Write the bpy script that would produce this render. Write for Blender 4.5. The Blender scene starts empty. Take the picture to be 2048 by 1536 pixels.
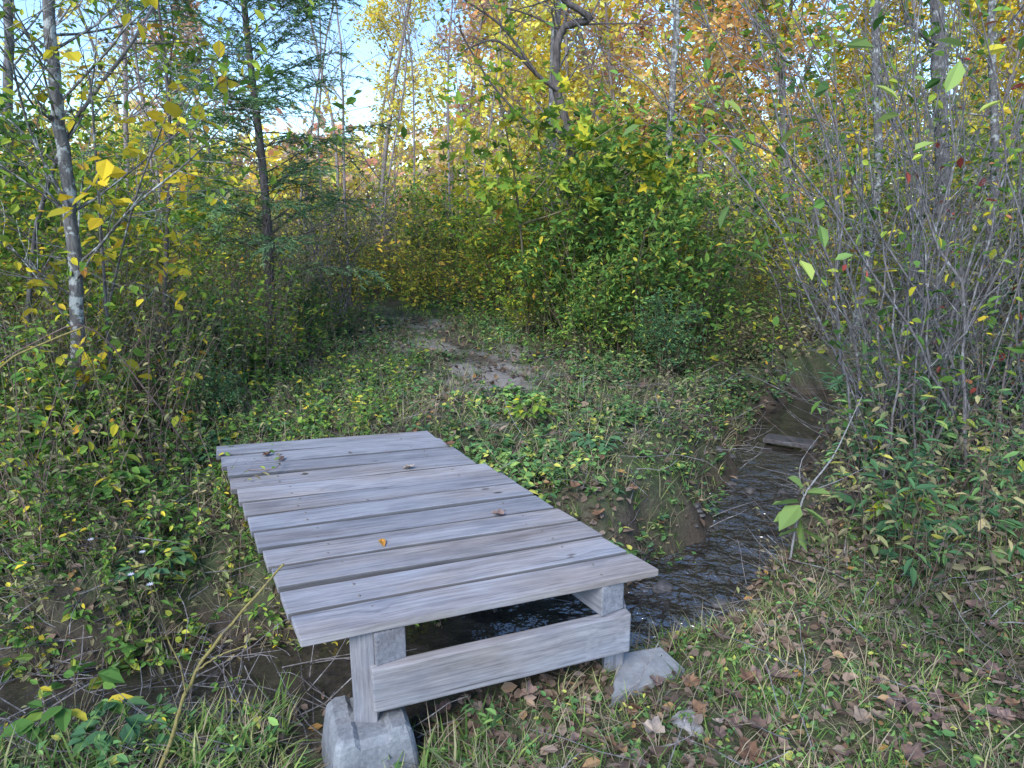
import bpy, bmesh, math, random
import numpy as np
from mathutils import Vector, Matrix
rng = np.random.default_rng(11); random.seed(11)
scene = bpy.context.scene; COL = scene.collection
U = rng.uniform
# ------------------------------------------------------------------ camera geometry
F = 1400.0; PIT = math.radians(14.3); CH = 1.8
cp, sp = math.cos(PIT), math.sin(PIT)
def ray(u, v):
    x = (u-1024)/F; y = -(v-768)/F
    return np.array([x, cp+y*sp, -sp+y*cp])
def onz(u, v, z):
    d = ray(u, v); return np.array([0, 0, CH]) + d*((z-CH)/d[2])
def aty(u, v, Y):
    d = ray(u, v); return np.array([0, 0, CH]) + d*(Y/d[1])
def norm(a): return a/np.maximum(np.linalg.norm(a, axis=-1, keepdims=True), 1e-9)
def sm(a, b, x):
    t = np.clip((x-a)/(b-a), 0, 1); return t*t*(3-2*t)
# ------------------------------------------------------------------ object helpers
def tag(o, label=None, cat=None, group=None, kind=None):
    if label: o['label'] = label
    if cat: o['category'] = cat
    if group: o['group'] = group
    if kind: o['kind'] = kind
    return o
def thing(name, label, cat, loc=(0, 0, 0), group=None):
    o = bpy.data.objects.new(name, None); COL.objects.link(o)
    o.location = loc; o.empty_display_size = .1
    return tag(o, label, cat, group)
def link(name, me, parent=None, mats=()):
    o = bpy.data.objects.new(name, me); COL.objects.link(o)
    for m in mats: me.materials.append(m)
    if parent: o.parent = parent
    return o
def dup(root, loc, rz, sc, label, group):
    r = root.copy(); COL.objects.link(r)
    r.location = loc; r.rotation_euler = (0, 0, rz); r.scale = (sc, sc, sc)
    r['label'] = label; r['group'] = group
    for ch in list(root.children):
        c = ch.copy(); COL.objects.link(c); c.parent = r
    return r
mp = [(.06, 0), (.36, .03), (.25, .2), (.6, .44), (.36, .45), (.2, .5), (.17, .75), (0, 1)]
mpl = mp + [(-x, y) for x, y in mp[-2::-1]]
mv = [(0, .36, -.05)] + [(x, y, .10*abs(x)/.6 + (.06 if y > .9 else 0)) for x, y in mpl]
fp = [(.04, 0), (.3, .06), (.33, .2), (.52, .36), (.5, .52), (.36, .6), (.3, .78), (.12, .86), (0, 1)]
fpl = fp + [(-x, y) for x, y in fp[-2::-1]]
fv = [(0, .4, -.04)] + [(x, y, .16*abs(x)+(.08 if y > .9 else 0)) for x, y in fpl]
TM = {
 'oval': ([(0, 0, 0), (.42, .3, .07), (.36, .66, .05), (0, 1, -.1), (-.36, .66, .05), (-.42, .3, .07)], [(0, 1, 2, 3), (0, 3, 4, 5)]),
 'dia': ([(0, 0, 0), (.45, .42, 0), (0, 1, 0), (-.45, .42, 0)], [(0, 1, 2, 3)]),
 'blade': ([(-.5, 0, 0), (.5, 0, 0), (.4, .5, .08), (-.4, .5, .08), (0, 1, -.12)], [(0, 1, 2, 3), (3, 2, 4)]),
 'maple': (mv, [(0, i, i+1) for i in range(1, len(mv)-1)]),
 'dry': (fv, [(0, i, i+1) for i in range(1, len(fv)-1)]),
}
TM = {k: (np.array(a, float), b) for k, (a, b) in TM.items()}
class Geo:
    def __init__(s): s.V = []; s.Fc = []; s.n = 0
    def add(s, V, fs, mi=0):
        for f in fs: s.Fc.append((np.asarray(f, np.int64)+s.n, mi))
        s.V.append(np.asarray(V, float).reshape(-1, 3)); s.n += len(s.V[-1])
    def leaf(s, pos, fwd, size, wr, tm, mi=0, upj=.5):
        tv, tf = TM[tm]; pos = np.asarray(pos, float); N = len(pos)
        if N == 0: return
        size = np.broadcast_to(np.asarray(size, float), (N,))
        f = norm(np.asarray(fwd, float)); up = np.array([0, 0, 1.])+rng.normal(0, upj, (N, 3))
        side = norm(np.cross(f, up)); nr = np.cross(side, f)
        V = pos[:, None]+size[:, None, None]*((tv[:, 0]*wr)[None, :, None]*side[:, None]+tv[None, :, 1, None]*f[:, None]+tv[None, :, 2, None]*nr[:, None])
        k = len(tv); off = (np.arange(N)*k)[:, None, None]; fs = []
        for m in (3, 4):
            q = [x for x in tf if len(x) == m]
            if q: fs.append((np.array(q)[None]+off).reshape(-1, m))
        s.add(V, fs, mi)
    def tube(s, P, R, k=5, mi=0):
        P = np.asarray(P, float); n = len(P); R = np.broadcast_to(np.asarray(R, float), (n,))
        t = norm(np.gradient(P, axis=0)); m = t.mean(0)
        ref = np.eye(3)[int(np.argmin(np.abs(m)))]
        a = norm(np.cross(t, ref)); b = np.cross(t, a)
        th = np.arange(k)*2*math.pi/k
        V = P[:, None]+R[:, None, None]*(np.cos(th)[None, :, None]*a[:, None]+np.sin(th)[None, :, None]*b[:, None])
        i = np.arange(n-1)[:, None]*k; j = np.arange(k)[None]; j2 = (j+1) % k
        f = np.stack([i+j, i+j2, i+k+j2, i+k+j], -1).reshape(-1, 4)
        s.add(V, [f], mi)
    def build(s, name, mats, parent=None, base=(0, 0, 0), smooth=False):
        V = np.concatenate(s.V)-np.asarray(base, float)
        me = bpy.data.meshes.new(name)
        me.vertices.add(len(V)); me.vertices.foreach_set('co', V.astype(np.float32).ravel())
        li = np.concatenate([f.ravel() for f, _ in s.Fc]).astype(np.int32)
        sz = np.concatenate([np.full(len(f), f.shape[1]) for f, _ in s.Fc])
        mi = np.concatenate([np.full(len(f), m) for f, m in s.Fc]).astype(np.int32)
        st = np.concatenate([[0], np.cumsum(sz)[:-1]]).astype(np.int32)
        me.loops.add(len(li)); me.loops.foreach_set('vertex_index', li)
        me.polygons.add(len(sz)); me.polygons.foreach_set('loop_start', st)
        me.polygons.foreach_set('material_index', mi)
        me.polygons.foreach_set('use_smooth', np.full(len(sz), bool(smooth)))
        me.update(calc_edges=True); me.validate()
        if not isinstance(mats, (list, tuple)): mats = [mats]
        return link(name, me, parent, mats)
# ------------------------------------------------------------------ materials
def newmat(name):
    m = bpy.data.materials.new(name); m.use_nodes = True; nt = m.node_tree; nt.nodes.clear()
    out = nt.nodes.new('ShaderNodeOutputMaterial'); return m, nt, out
def N(nt, t, **kw):
    n = nt.nodes.new(t)
    for k, v in kw.items(): setattr(n, k, v)
    return n
def ramp(nt, fac, stops):
    r = N(nt, 'ShaderNodeValToRGB'); e = r.color_ramp.elements
    while len(e) < len(stops): e.new(.5)
    for el, (p, c) in zip(e, stops): el.position = p; el.color = (*c, 1)
    nt.links.new(fac, r.inputs[0]); return r.outputs[0]
def noise(nt, vec, scale, detail=4, rough=.6):
    n = N(nt, 'ShaderNodeTexNoise'); n.inputs['Scale'].default_value = scale; n.inputs['Detail'].default_value = detail; n.inputs['Roughness'].default_value = rough
    if vec is not None: nt.links.new(vec, n.inputs['Vector'])
    return n.outputs['Fac']
def mixc(nt, fac, a, b, mode='MIX'):
    m = N(nt, 'ShaderNodeMix', data_type='RGBA', blend_type=mode)
    for s, v in ((m.inputs[0], fac), (m.inputs[6], a), (m.inputs[7], b)):
        if isinstance(v, (int, float)): s.default_value = v
        elif isinstance(v, tuple): s.default_value = (*v, 1)
        else: nt.links.new(v, s)
    return m.outputs[2]
def mathn(nt, op, a, b=None, clamp=False):
    m = N(nt, 'ShaderNodeMath', operation=op, use_clamp=clamp)
    for s, v in zip(m.inputs, (a, b)):
        if v is None: continue
        if isinstance(v, (int, float)): s.default_value = v
        else: nt.links.new(v, s)
    return m.outputs[0]
def princ(nt, out, col, rough=.8, bump=None, bstr=.3, bdist=.01, spec=.3):
    p = N(nt, 'ShaderNodeBsdfPrincipled'); p.inputs['Roughness'].default_value = rough
    p.inputs['Specular IOR Level'].default_value = spec
    nt.links.new(col, p.inputs['Base Color'])
    if bump is not None:
        b = N(nt, 'ShaderNodeBump'); b.inputs['Strength'].default_value = bstr; b.inputs['Distance'].default_value = bdist
        nt.links.new(bump, b.inputs['Height']); nt.links.new(b.outputs[0], p.inputs['Normal'])
    if out is not None: nt.links.new(p.outputs[0], out.inputs[0])
    return p
def leafmat(name, stops, tr=.3, obj_rand=False, gain=1.0):
    m, nt, out = newmat(name)
    if obj_rand: r = N(nt, 'ShaderNodeObjectInfo').outputs['Random']
    else: r = N(nt, 'ShaderNodeNewGeometry').outputs['Random Per Island']
    c = ramp(nt, r, [(p, tuple(min(.85, q*gain) for q in k)) for p, k in stops])
    tc = N(nt, 'ShaderNodeTexCoord').outputs['Object']
    nz = noise(nt, tc, 1.3 if not obj_rand else 40, 1)
    v = ramp(nt, nz, [(.3, (.58, .62, .66)), (.7, (1.32, 1.31, 1.18))])
    c = mixc(nt, 1.0, c, v, 'MULTIPLY')
    d = N(nt, 'ShaderNodeBsdfDiffuse'); nt.links.new(c, d.inputs[0])
    if tr <= 0: nt.links.new(d.outputs[0], out.inputs[0]); return m
    t = N(nt, 'ShaderNodeBsdfTranslucent'); nt.links.new(c, t.inputs[0])
    mx = N(nt, 'ShaderNodeMixShader'); mx.inputs[0].default_value = tr
    nt.links.new(d.outputs[0], mx.inputs[1]); nt.links.new(t.outputs[0], mx.inputs[2]); nt.links.new(mx.outputs[0], out.inputs[0])
    return m
def barkmat(name, c1, c2, lich=None, lth=.62, sc=9):
    m, nt, out = newmat(name)
    tc = N(nt, 'ShaderNodeTexCoord').outputs['Object']
    mpg = N(nt, 'ShaderNodeMapping'); mpg.inputs['Scale'].default_value = (1, 1, .25); nt.links.new(tc, mpg.inputs[0])
    a = noise(nt, mpg.outputs[0], sc*4, 4)
    c = ramp(nt, a, [(.35, c1), (.68, c2)])
    if lich:
        b = noise(nt, tc, sc, 3, .7)
        c = mixc(nt, ramp(nt, b, [(lth-.04, (0, 0, 0)), (lth+.04, (1, 1, 1))]), c, lich)
    d = N(nt, 'ShaderNodeBsdfDiffuse'); nt.links.new(c, d.inputs[0])
    b = N(nt, 'ShaderNodeBump'); b.inputs['Strength'].default_value = .6; b.inputs['Distance'].default_value = .02
    nt.links.new(a, b.inputs['Height']); nt.links.new(b.outputs[0], d.inputs['Normal']); nt.links.new(d.outputs[0], out.inputs[0]); return m
M = {}
GN = 1.5
M['green'] = leafmat('green_leaf', [(0, (.042, .09, .026)), (.45, (.085, .17, .042)), (.8, (.155, .245, .052)), (.93, (.28, .31, .055)), (1, (.52, .39, .045))], .25, gain=GN)
M['cover'] = leafmat('ground_cover_leaf', [(0, (.042, .092, .038)), (.5, (.085, .17, .062)), (.85, (.155, .245, .075)), (1, (.36, .34, .08))], 0, gain=1.3)
M['deep'] = leafmat('deep_green_leaf', [(0, (.034, .076, .042)), (.6, (.068, .14, .062)), (.93, (.12, .2, .065)), (1, (.3, .28, .065))], 0, gain=1.45)
M['ygreen'] = leafmat('yellow_green_leaf', [(0, (.075, .145, .03)), (.45, (.15, .24, .04)), (.75, (.29, .34, .05)), (.93, (.6, .47, .04)), (1, (.4, .19, .045))], .3, gain=1.38)
M['brush'] = leafmat('brush_leaf', [(0, (.1, .155, .035)), (.35, (.22, .26, .05)), (.65, (.44, .38, .06)), (.88, (.64, .46, .06)), (1, (.48, .24, .08))], .3, gain=1.38)
M['lime'] = leafmat('pale_green_leaf', [(0, (.16, .27, .09)), (.6, (.25, .36, .12)), (1, (.38, .43, .11))], .3)
M['yellow'] = leafmat('yellow_leaf', [(0, (.44, .4, .05)), (.5, (.66, .51, .05)), (.85, (.7, .47, .04)), (1, (.35, .16, .05))], .4, gain=1.1)
M['gold'] = leafmat('gold_leaf', [(0, (.62, .38, .06)), (.5, (.78, .51, .085)), (.8, (.8, .59, .15)), (1, (.52, .48, .1))], .35, gain=1.45)
M['orange'] = leafmat('orange_leaf', [(0, (.62, .25, .085)), (.5, (.76, .37, .15)), (.8, (.8, .48, .24)), (1, (.66, .43, .08))], .35, gain=1.45)
M['pink'] = leafmat('russet_pink_leaf', [(0, (.54, .23, .16)), (.5, (.72, .41, .29)), (1, (.76, .54, .37))], .3, gain=1.35)
M['needle'] = leafmat('needle', [(0, (.055, .105, .055)), (.6, (.1, .18, .08)), (1, (.18, .265, .115))], 0, gain=1.6)
M['drab'] = leafmat('drab_leaf', [(0, (.1, .08, .06)), (.4, (.17, .15, .085)), (.75, (.15, .19, .08)), (1, (.3, .24, .13))], 0, gain=1.25)
M['litter'] = leafmat('litter_leaf', [(0, (.07, .05, .04)), (.4, (.14, .098, .075)), (.7, (.21, .15, .122)), (.92, (.28, .21, .175)), (1, (.4, .22, .07))], 0)
M['grass'] = leafmat('grass_blade', [(0, (.065, .13, .038)), (.5, (.12, .21, .055)), (.8, (.22, .29, .085)), (1, (.42, .37, .22))], .2, gain=1.1)
M['straw'] = leafmat('straw', [(0, (.18, .14, .1)), (.6, (.33, .27, .2)), (1, (.2, .22, .1))], 0)
M['red'] = leafmat('red_leaf', [(0, (.3, .06, .05)), (.5, (.45, .11, .09)), (1, (.42, .2, .1))], .3)
M['fall_purple'] = leafmat('fallen_purple', [(0, (.12, .078, .07)), (1, (.21, .145, .132))], 0, True)
M['fall_rust'] = leafmat('fallen_rust', [(0, (.14, .08, .055)), (1, (.22, .13, .085))], 0, True)
M['fall_tan'] = leafmat('fallen_tan', [(0, (.22, .165, .13)), (1, (.34, .27, .23))], 0, True)
M['fall_orange'] = leafmat('fallen_orange', [(0, (.5, .23, .05)), (1, (.55, .3, .08))], 0, True)
M['bark'] = barkmat('grey_bark', (.09, .083, .085), (.21, .2, .2), (.38, .38, .38), .62)
M['bark_dark'] = barkmat('dark_bark', (.07, .06, .057), (.17, .15, .145))
M['bark_lichen'] = barkmat('lichen_bark', (.1, .093, .09), (.21, .2, .195), (.42, .44, .42), .55, 14)
M['alder'] = barkmat('twig_bark', (.115, .106, .108), (.25, .235, .237), (.36, .36, .365), .62, 14)
M['stem'] = barkmat('stem_bark', (.11, .095, .06), (.22, .19, .12))
M['bramble'] = barkmat('bramble_bark', (.16, .1, .09), (.27, .19, .165))
M['ystem'] = barkmat('yellow_stem_bark', (.2, .165, .06), (.32, .27, .11), (.16, .14, .1), .58, 30)
M['white_bark'] = barkmat('pale_bark', (.22, .215, .21), (.4, .39, .39), (.16, .14, .13), .6, 40)
M['bg_bark'] = barkmat('sunlit_bark', (.17, .14, .135), (.38, .33, .32))
def woodmat(name, edge):
    m, nt, out = newmat(name)
    tc = N(nt, 'ShaderNodeTexCoord').outputs['Object']; rnd = N(nt, 'ShaderNodeObjectInfo').outputs['Random']
    off = N(nt, 'ShaderNodeCombineXYZ')
    for i, k in enumerate((37., 91., 53.)): nt.links.new(mathn(nt, 'MULTIPLY', rnd, k), off.inputs[i])
    ad = N(nt, 'ShaderNodeVectorMath', operation='ADD'); nt.links.new(tc, ad.inputs[0]); nt.links.new(off.outputs[0], ad.inputs[1])
    def mapped(s):
        q = N(nt, 'ShaderNodeMapping'); q.inputs['Scale'].default_value = s; nt.links.new(ad.outputs[0], q.inputs[0]); return q.outputs[0]
    vo = N(nt, 'ShaderNodeTexVoronoi', feature='F1'); vo.inputs['Scale'].default_value = 1; nt.links.new(mapped((4.2, 9, 0.01)), vo.inputs['Vector'])
    sel = N(nt, 'ShaderNodeSeparateColor'); nt.links.new(vo.outputs['Color'], sel.inputs[0])
    big = mathn(nt, 'GREATER_THAN', sel.outputs[0], .72)
    near = ramp(nt, vo.outputs['Distance'], [(.0, (1, 1, 1)), (.08, (.8, .8, .8)), (.13, (0, 0, 0))])
    knot = mathn(nt, 'MULTIPLY', near, big)
    bend = mathn(nt, 'MULTIPLY', ramp(nt, vo.outputs['Distance'], [(0, (1, 1, 1)), (.4, (0, 0, 0))]), big)
    wob = noise(nt, mapped((2.2, 5, 5)), 1.0, 3, .5)
    cv = N(nt, 'ShaderNodeCombineXYZ'); sx = N(nt, 'ShaderNodeSeparateXYZ'); nt.links.new(mapped((2.0, 75, 75)), sx.inputs[0])
    nt.links.new(sx.outputs[0], cv.inputs[0]); nt.links.new(mathn(nt, 'ADD', mathn(nt, 'ADD', sx.outputs[1], mathn(nt, 'MULTIPLY', bend, 2.5)), mathn(nt, 'MULTIPLY', wob, 4.)), cv.inputs[1]); nt.links.new(sx.outputs[2], cv.inputs[2])
    grain = noise(nt, cv.outputs[0], 1, 3, .6)
    fine = noise(nt, mapped((7, 260, 260)), 1, 3, .75)
    blot = noise(nt, mapped((2.5, 8, 8)), 1.5, 5, .65)
    g = mathn(nt, 'ADD', mathn(nt, 'ADD', mathn(nt, 'MULTIPLY', grain, .44), mathn(nt, 'MULTIPLY', fine, .36)), mathn(nt, 'MULTIPLY', blot, .34))
    c = ramp(nt, g, [(.38, (.115, .12, .14)), (.56, (.25, .256, .285)), (.76, (.38, .386, .42))])
    warm = noise(nt, mapped((1.0, 3, 3)), 1.4, 3)
    c = mixc(nt, ramp(nt, mathn(nt, 'ADD', warm, mathn(nt, 'MULTIPLY', rnd, .3)), [(.56, (0, 0, 0)), (.88, (.7, .7, .7))]), c, mixc(nt, ramp(nt, g, [(.38, (0, 0, 0)), (.72, (1, 1, 1))]), (.11, .083, .07), (.38, .325, .285)))
    stain = noise(nt, mapped((1.6, 5, 5)), 1.6, 4, .65)
    c = mixc(nt, ramp(nt, stain, [(.54, (0, 0, 0)), (.74, (.5, .5, .5))]), c, (.105, .117, .145))
    c = mixc(nt, knot, c, (.05, .04, .035))
    crack = noise(nt, mapped((.9, 55, 55)), 1, 2)
    c = mixc(nt, ramp(nt, crack, [(.67, (0, 0, 0)), (.72, (.75, .75, .75))]), c, (.055, .052, .054))
    tone = ramp(nt, mathn(nt, 'FRACT', mathn(nt, 'MULTIPLY', rnd, 7.3)), [(0, (.82, .81, .81)), (1, (1.16, 1.16, 1.16))])
    c = mixc(nt, 1.0, c, tone, 'MULTIPLY')
    if edge:     # shade of the gaps, painted into the boards' long side faces
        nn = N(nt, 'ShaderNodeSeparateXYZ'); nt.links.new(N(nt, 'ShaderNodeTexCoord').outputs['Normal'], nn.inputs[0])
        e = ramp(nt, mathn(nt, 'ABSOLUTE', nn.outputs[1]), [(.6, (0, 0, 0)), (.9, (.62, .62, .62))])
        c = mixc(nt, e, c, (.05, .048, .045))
    princ(nt, out, c, .85, g, .3, .002, .15); return m
M['wood'] = woodmat('weathered_wood', False); M['plank'] = woodmat('weathered_plank_gap_shade', True)
def simple(name, c1, c2, sc, rough=.85, bs=.4, bd=.01):
    m, nt, out = newmat(name); tc = N(nt, 'ShaderNodeTexCoord').outputs['Object']
    a = noise(nt, tc, sc, 6, .65); b = noise(nt, tc, sc*.2, 3)
    c = ramp(nt, a, [(.3, c1), (.7, c2)]); c = mixc(nt, 1.0, c, ramp(nt, b, [(.3, (.7, .71, .73)), (.7, (1.12, 1.12, 1.12))]), 'MULTIPLY')
    princ(nt, out, c, rough, a, bs, bd); return m
M['concrete'] = simple('concrete', (.17, .178, .19), (.28, .288, .3), 60)
M['slab'] = simple('slab_stone', (.24, .245, .25), (.33, .335, .345), 45, .85, .15, .003)
M['rock'] = simple('creek_rock', (.06, .057, .055), (.16, .15, .15), 25, .6)
M['pale_rock'] = simple('pale_rock', (.22, .21, .2), (.34, .33, .32), 35, .85)
M['steel'] = simple('screw_steel', (.12, .11, .1), (.25, .23, .21), 90, .5)
M['wetwood'] = simple('wet_board', (.06, .055, .055), (.15, .14, .14), 30, .5)
M['petal'] = leafmat('aster_petal', [(0, (.6, .58, .75)), (1, (.8, .78, .85))], .3)
# ------------------------------------------------------------------ terrain
CR = np.array([(-14, .2), (-8, 1.35), (-4, 2.05), (-1.6, 2.52), (-.2, 2.9), (.75, 3.12), (1.25, 3.68), (1.72, 4.6), (2.25, 5.7), (2.7, 6.6), (3.5, 7.25), (5.2, 7.7), (9, 8.3), (16, 9)])
PA = np.array([(.05, 5.0), (-.15, 6.2), (-.65, 7.4), (-1.25, 8.8), (-2.2, 10.2)])
def pdist(P, x, y):
    best = np.full(np.shape(x), 1e9); sg = np.zeros(np.shape(x))
    for a, b in zip(P[:-1], P[1:]):
        d = b-a; t = np.clip(((x-a[0])*d[0]+(y-a[1])*d[1])/(d@d), 0, 1)
        q = np.hypot(x-a[0]-t*d[0], y-a[1]-t*d[1]); c = d[0]*(y-a[1])-d[1]*(x-a[0])
        u = q < best; sg = np.where(u, np.sign(c), sg); best = np.where(u, q, best)
    return best, sg
def gh(x, y):
    x = np.asarray(x, float); y = np.asarray(y, float)
    d, s = pdist(CR, x, y)
    far = .27+.09*sm(.8, 1.8, d)
    near = -.06+.11*sm(-.6, .7, x)+.08*sm(1.5, 2.6, x)*sm(2.4, 3.6, y)
    bank = np.where(s > 0, far, near)
    wob = .05*np.sin(x*7+y*3)+.04*np.sin(x*3.1-y*8.3)+.02*np.sin(x*17+y*13)
    nar = -.03*sm(4.8, 5.4, y)*(1-sm(6.8, 7.2, y))
    z = -.30+(bank+.30)*sm(.1, .6, d+nar+wob*.9)
    z = z+.018*np.sin(x*4.3+1)*np.sin(y*3.7)+.012*np.sin(x*11+y*9)+.008*np.sin(x*23-y*17)
    return z+.012*np.maximum(y-22, 0)
B_ = dict(NL=onz(603, 1283, .49), NR=onz(1320, 1137, .49), FL=onz(432, 892, .49), FR=onz(855, 860, .49))
quad = np.array([B_['NL'], B_['NR'], B_['FR'], B_['FL']])[:, :2]
cs = [onz(u, v, .075) for u, v in ((1222, 1393), (1372, 1338), (1322, 1292), (1238, 1306))]
slabq = np.array(cs)[:, :2]
def inquad(q, x, y, m):
    ok = np.ones(np.shape(x), bool)
    for i in range(4):
        a = q[i]; b = q[(i+1) % 4]; d = (b-a)/np.linalg.norm(b-a)
        ok &= (d[0]*(y-a[1])-d[1]*(x-a[0])) > -m
    return ok
def inbridge(x, y, m=.1): return inquad(quad, x, y, m)
xs = np.concatenate([np.linspace(-170, -12, 18)[:-1], np.linspace(-12, -4, 30)[:-1], np.linspace(-4, 4.5, 190)[:-1], np.linspace(4.5, 12, 40)[:-1], np.linspace(12, 170, 18)])
ys = np.concatenate([np.linspace(-70, -4, 12)[:-1], np.linspace(-4, 1.2, 16)[:-1], np.linspace(1.2, 9.2, 200)[:-1], np.linspace(9.2, 14, 40)[:-1], np.linspace(14, 40, 40)[:-1], np.linspace(40, 300, 22)])
XX, YY = np.meshgrid(xs, ys); ZZ = gh(XX, YY)
g = Geo(); nx, ny = len(xs), len(ys)
ii = (np.arange(ny-1)[:, None]*nx+np.arange(nx-1)[None]); g.add(np.stack([XX, YY, ZZ], -1), [np.stack([ii, ii+1, ii+nx+1, ii+nx], -1).reshape(-1, 4)])
def groundmat():
    m, nt, out = newmat('ground_soil'); tc = N(nt, 'ShaderNodeTexCoord').outputs['Object']
    pa = N(nt, 'ShaderNodeAttribute', attribute_name='path').outputs['Fac']; we = N(nt, 'ShaderNodeAttribute', attribute_name='wet').outputs['Fac']
    n1 = noise(nt, tc, 2.2, 6, .7); n2 = noise(nt, tc, 24, 6, .7); n3 = noise(nt, tc, 90, 4, .7)
    c = ramp(nt, n2, [(.3, (.05, .04, .03)), (.55, (.11, .088, .068)), (.75, (.18, .148, .12))])
    c = mixc(nt, ramp(nt, n1, [(.4, (0, 0, 0)), (.56, (.75, .75, .75))]), c, mixc(nt, n3, (.035, .065, .022), (.11, .155, .06)))
    sand = mixc(nt, n3, (.2, .176, .156), (.43, .39, .355))
    c = mixc(nt, ramp(nt, mathn(nt, 'ADD', pa, mathn(nt, 'MULTIPLY', mathn(nt, 'SUBTRACT', n1, .5), 1.7)), [(.4, (0, 0, 0)), (.8, (.92, .92, .92))]), c, sand)
    c = mixc(nt, we, c, mixc(nt, n2, (.04, .034, .027), (.13, .105, .08)))
    princ(nt, out, c, .9, n2, .9, .03, .2); return m
gr = g.build('ground', groundmat(), smooth=True); tag(gr, 'leaf strewn forest ground with creek banks and a sandy footpath', 'ground', kind='structure')
dC, sC = pdist(CR, XX, YY); dPX, _ = pdist(PA, XX, YY)
pm_ = .36*(1-sm(.3, .8, dPX))
for u, v, rx, ry, a in [(985, 755, .6, .7, 1.1), (1010, 715, .4, .5, .85), (840, 695, .5, .5, .9), (760, 660, .5, .55, .65), (890, 650, .45, .6, .7), (850, 622, .5, .7, .55)]:
    c = onz(u, v, .34); pm_ = np.maximum(pm_, a*np.exp(-((XX-c[0])/rx)**2-((YY-c[1])/ry)**2))
at = gr.data.attributes.new('path', 'FLOAT', 'POINT'); at.data.foreach_set('value', pm_.astype(np.float32).ravel())
at = gr.data.attributes.new('wet', 'FLOAT', 'POINT'); at.data.foreach_set('value', (1-sm(.22, .45, dC)).astype(np.float32).ravel())
def watermat():
    m, nt, out = newmat('creek_water'); tc = N(nt, 'ShaderNodeTexCoord').outputs['Object']
    a = noise(nt, tc, 6, 3, .5); b = noise(nt, tc, 19, 2, .5)
    h = mathn(nt, 'ADD', a, mathn(nt, 'MULTIPLY', b, .3))
    c = ramp(nt, noise(nt, tc, 9, 5, .7), [(.35, (.022, .02, .018)), (.6, (.055, .047, .038)), (.8, (.13, .11, .09))])
    sx = N(nt, 'ShaderNodeSeparateXYZ'); nt.links.new(tc, sx.inputs[0])
    def mr(o, a0, a1, b0, b1):
        q = N(nt, 'ShaderNodeMapRange'); nt.links.new(o, q.inputs[0])
        for k, v in ((1, a0), (2, a1), (3, b0), (4, b1)): q.inputs[k].default_value = v
        return q.outputs[0]
    still = mathn(nt, 'MULTIPLY', mr(sx.outputs[1], 4.6, 5.6, 1.0, .08), mr(sx.outputs[0], -.3, .5, .3, 1.0))
    p = princ(nt, out, c, .16, h, .8, .13, 1.0); p.inputs['IOR'].default_value = 1.9
    bn = [n for n in nt.nodes if n.type == 'BUMP'][0]; nt.links.new(still, bn.inputs['Strength'])
    nt.links.new(mr(sx.outputs[1], 4.6, 5.6, .13, .04), p.inputs['Roughness'])
    return m
g = Geo(); pts = []
for a, b in zip(CR[:-1], CR[1:]):
    n = max(2, int(np.linalg.norm(b-a)/.15))
    for k in range(n): pts.append(a+(b-a)*k/n)
pts = np.array(pts); tt = norm(np.gradient(pts, axis=0)); pn = np.stack([-tt[:, 1], tt[:, 0]], -1)
st = np.linspace(-.62, .62, 9); V = pts[:, None]+pn[:, None]*st[None, :, None]
V3 = np.concatenate([V, np.full(V.shape[:2]+(1,), -.185)], -1)
i = np.arange(len(pts)-1)[:, None]*9; j = np.arange(8)[None]
g.add(V3, [np.stack([i+j+1, i+j, i+9+j, i+9+j+1], -1).reshape(-1, 4)])
tag(g.build('creek_water', watermat(), smooth=True), 'narrow dark creek running under the footbridge', 'water', kind='structure')
# ------------------------------------------------------------------ footbridge
def board(name, A, B, w, h, mat, parent, base, bev=.006, warp=.003, roll=0., cuts=6, shear=(0, 0)):
    A = np.array(A, float); B = np.array(B, float); L = np.linalg.norm(B-A)
    bm = bmesh.new(); bmesh.ops.create_cube(bm, size=1)
    for v in bm.verts: v.co = Vector((v.co.x*L, v.co.y*w, v.co.z*h))
    bmesh.ops.bevel(bm, geom=bm.edges[:], offset=bev, segments=2, affect='EDGES', profile=.6)
    le = [e for e in bm.edges if abs((e.verts[0].co-e.verts[1].co).x) > L*.6]
    bmesh.ops.subdivide_edges(bm, edges=le, cuts=cuts)
    ph = random.random()*6; ph2 = random.random()*6
    for v in bm.verts:
        t = v.co.x/L+.5; v.co.x += (shear[0]*(1-t)+shear[1]*t)*v.co.y
        v.co.z += warp*math.sin(v.co.x*3+ph)+warp*.5*math.sin(v.co.x*1.3+v.co.y*18+ph2)
        v.co.y += warp*.9*math.sin(v.co.x*4+ph2)+.0012*math.sin(v.co.x*31+ph)
    me = bpy.data.meshes.new(name); bm.to_mesh(me); bm.free()
    for p in me.polygons: p.use_smooth = False
    o = link(name, me, parent, [mat])
    x = Vector(B-A).normalized(); y = Vector((0, 0, 1)).cross(x)
    if y.length < .01: y = Vector((0, 1, 0))
    y.normalize(); z = x.cross(y)
    R = Matrix((x, y, z)).transposed() @ Matrix.Rotation(roll, 3, 'X')
    o.rotation_euler = R.to_euler(); o.location = Vector((A+B)/2)-Vector(base)
    return o
bb = np.array([-.3, 2.9, 0.])
br = thing('wooden_footbridge', 'weathered grey plank footbridge across the creek', 'footbridge', bb)
NL, NR, FL, FR = B_['NL'], B_['NR'], B_['FL'], B_['FR']
ext = [(0, 0), (.0, -.012), (.0, .004), (.0, .0), (.006, .0), (.004, .0), (.0, .008), (-.004, .012), (.006, -.025), (.0, -.008), (.006, -.008), (.008, -.008)]
S0 = np.array([-.398, 2.02]); S1 = np.array([.374, 2.31]); dl = (FL-NL)[:2]; dr = (FR-NR)[:2]
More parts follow.
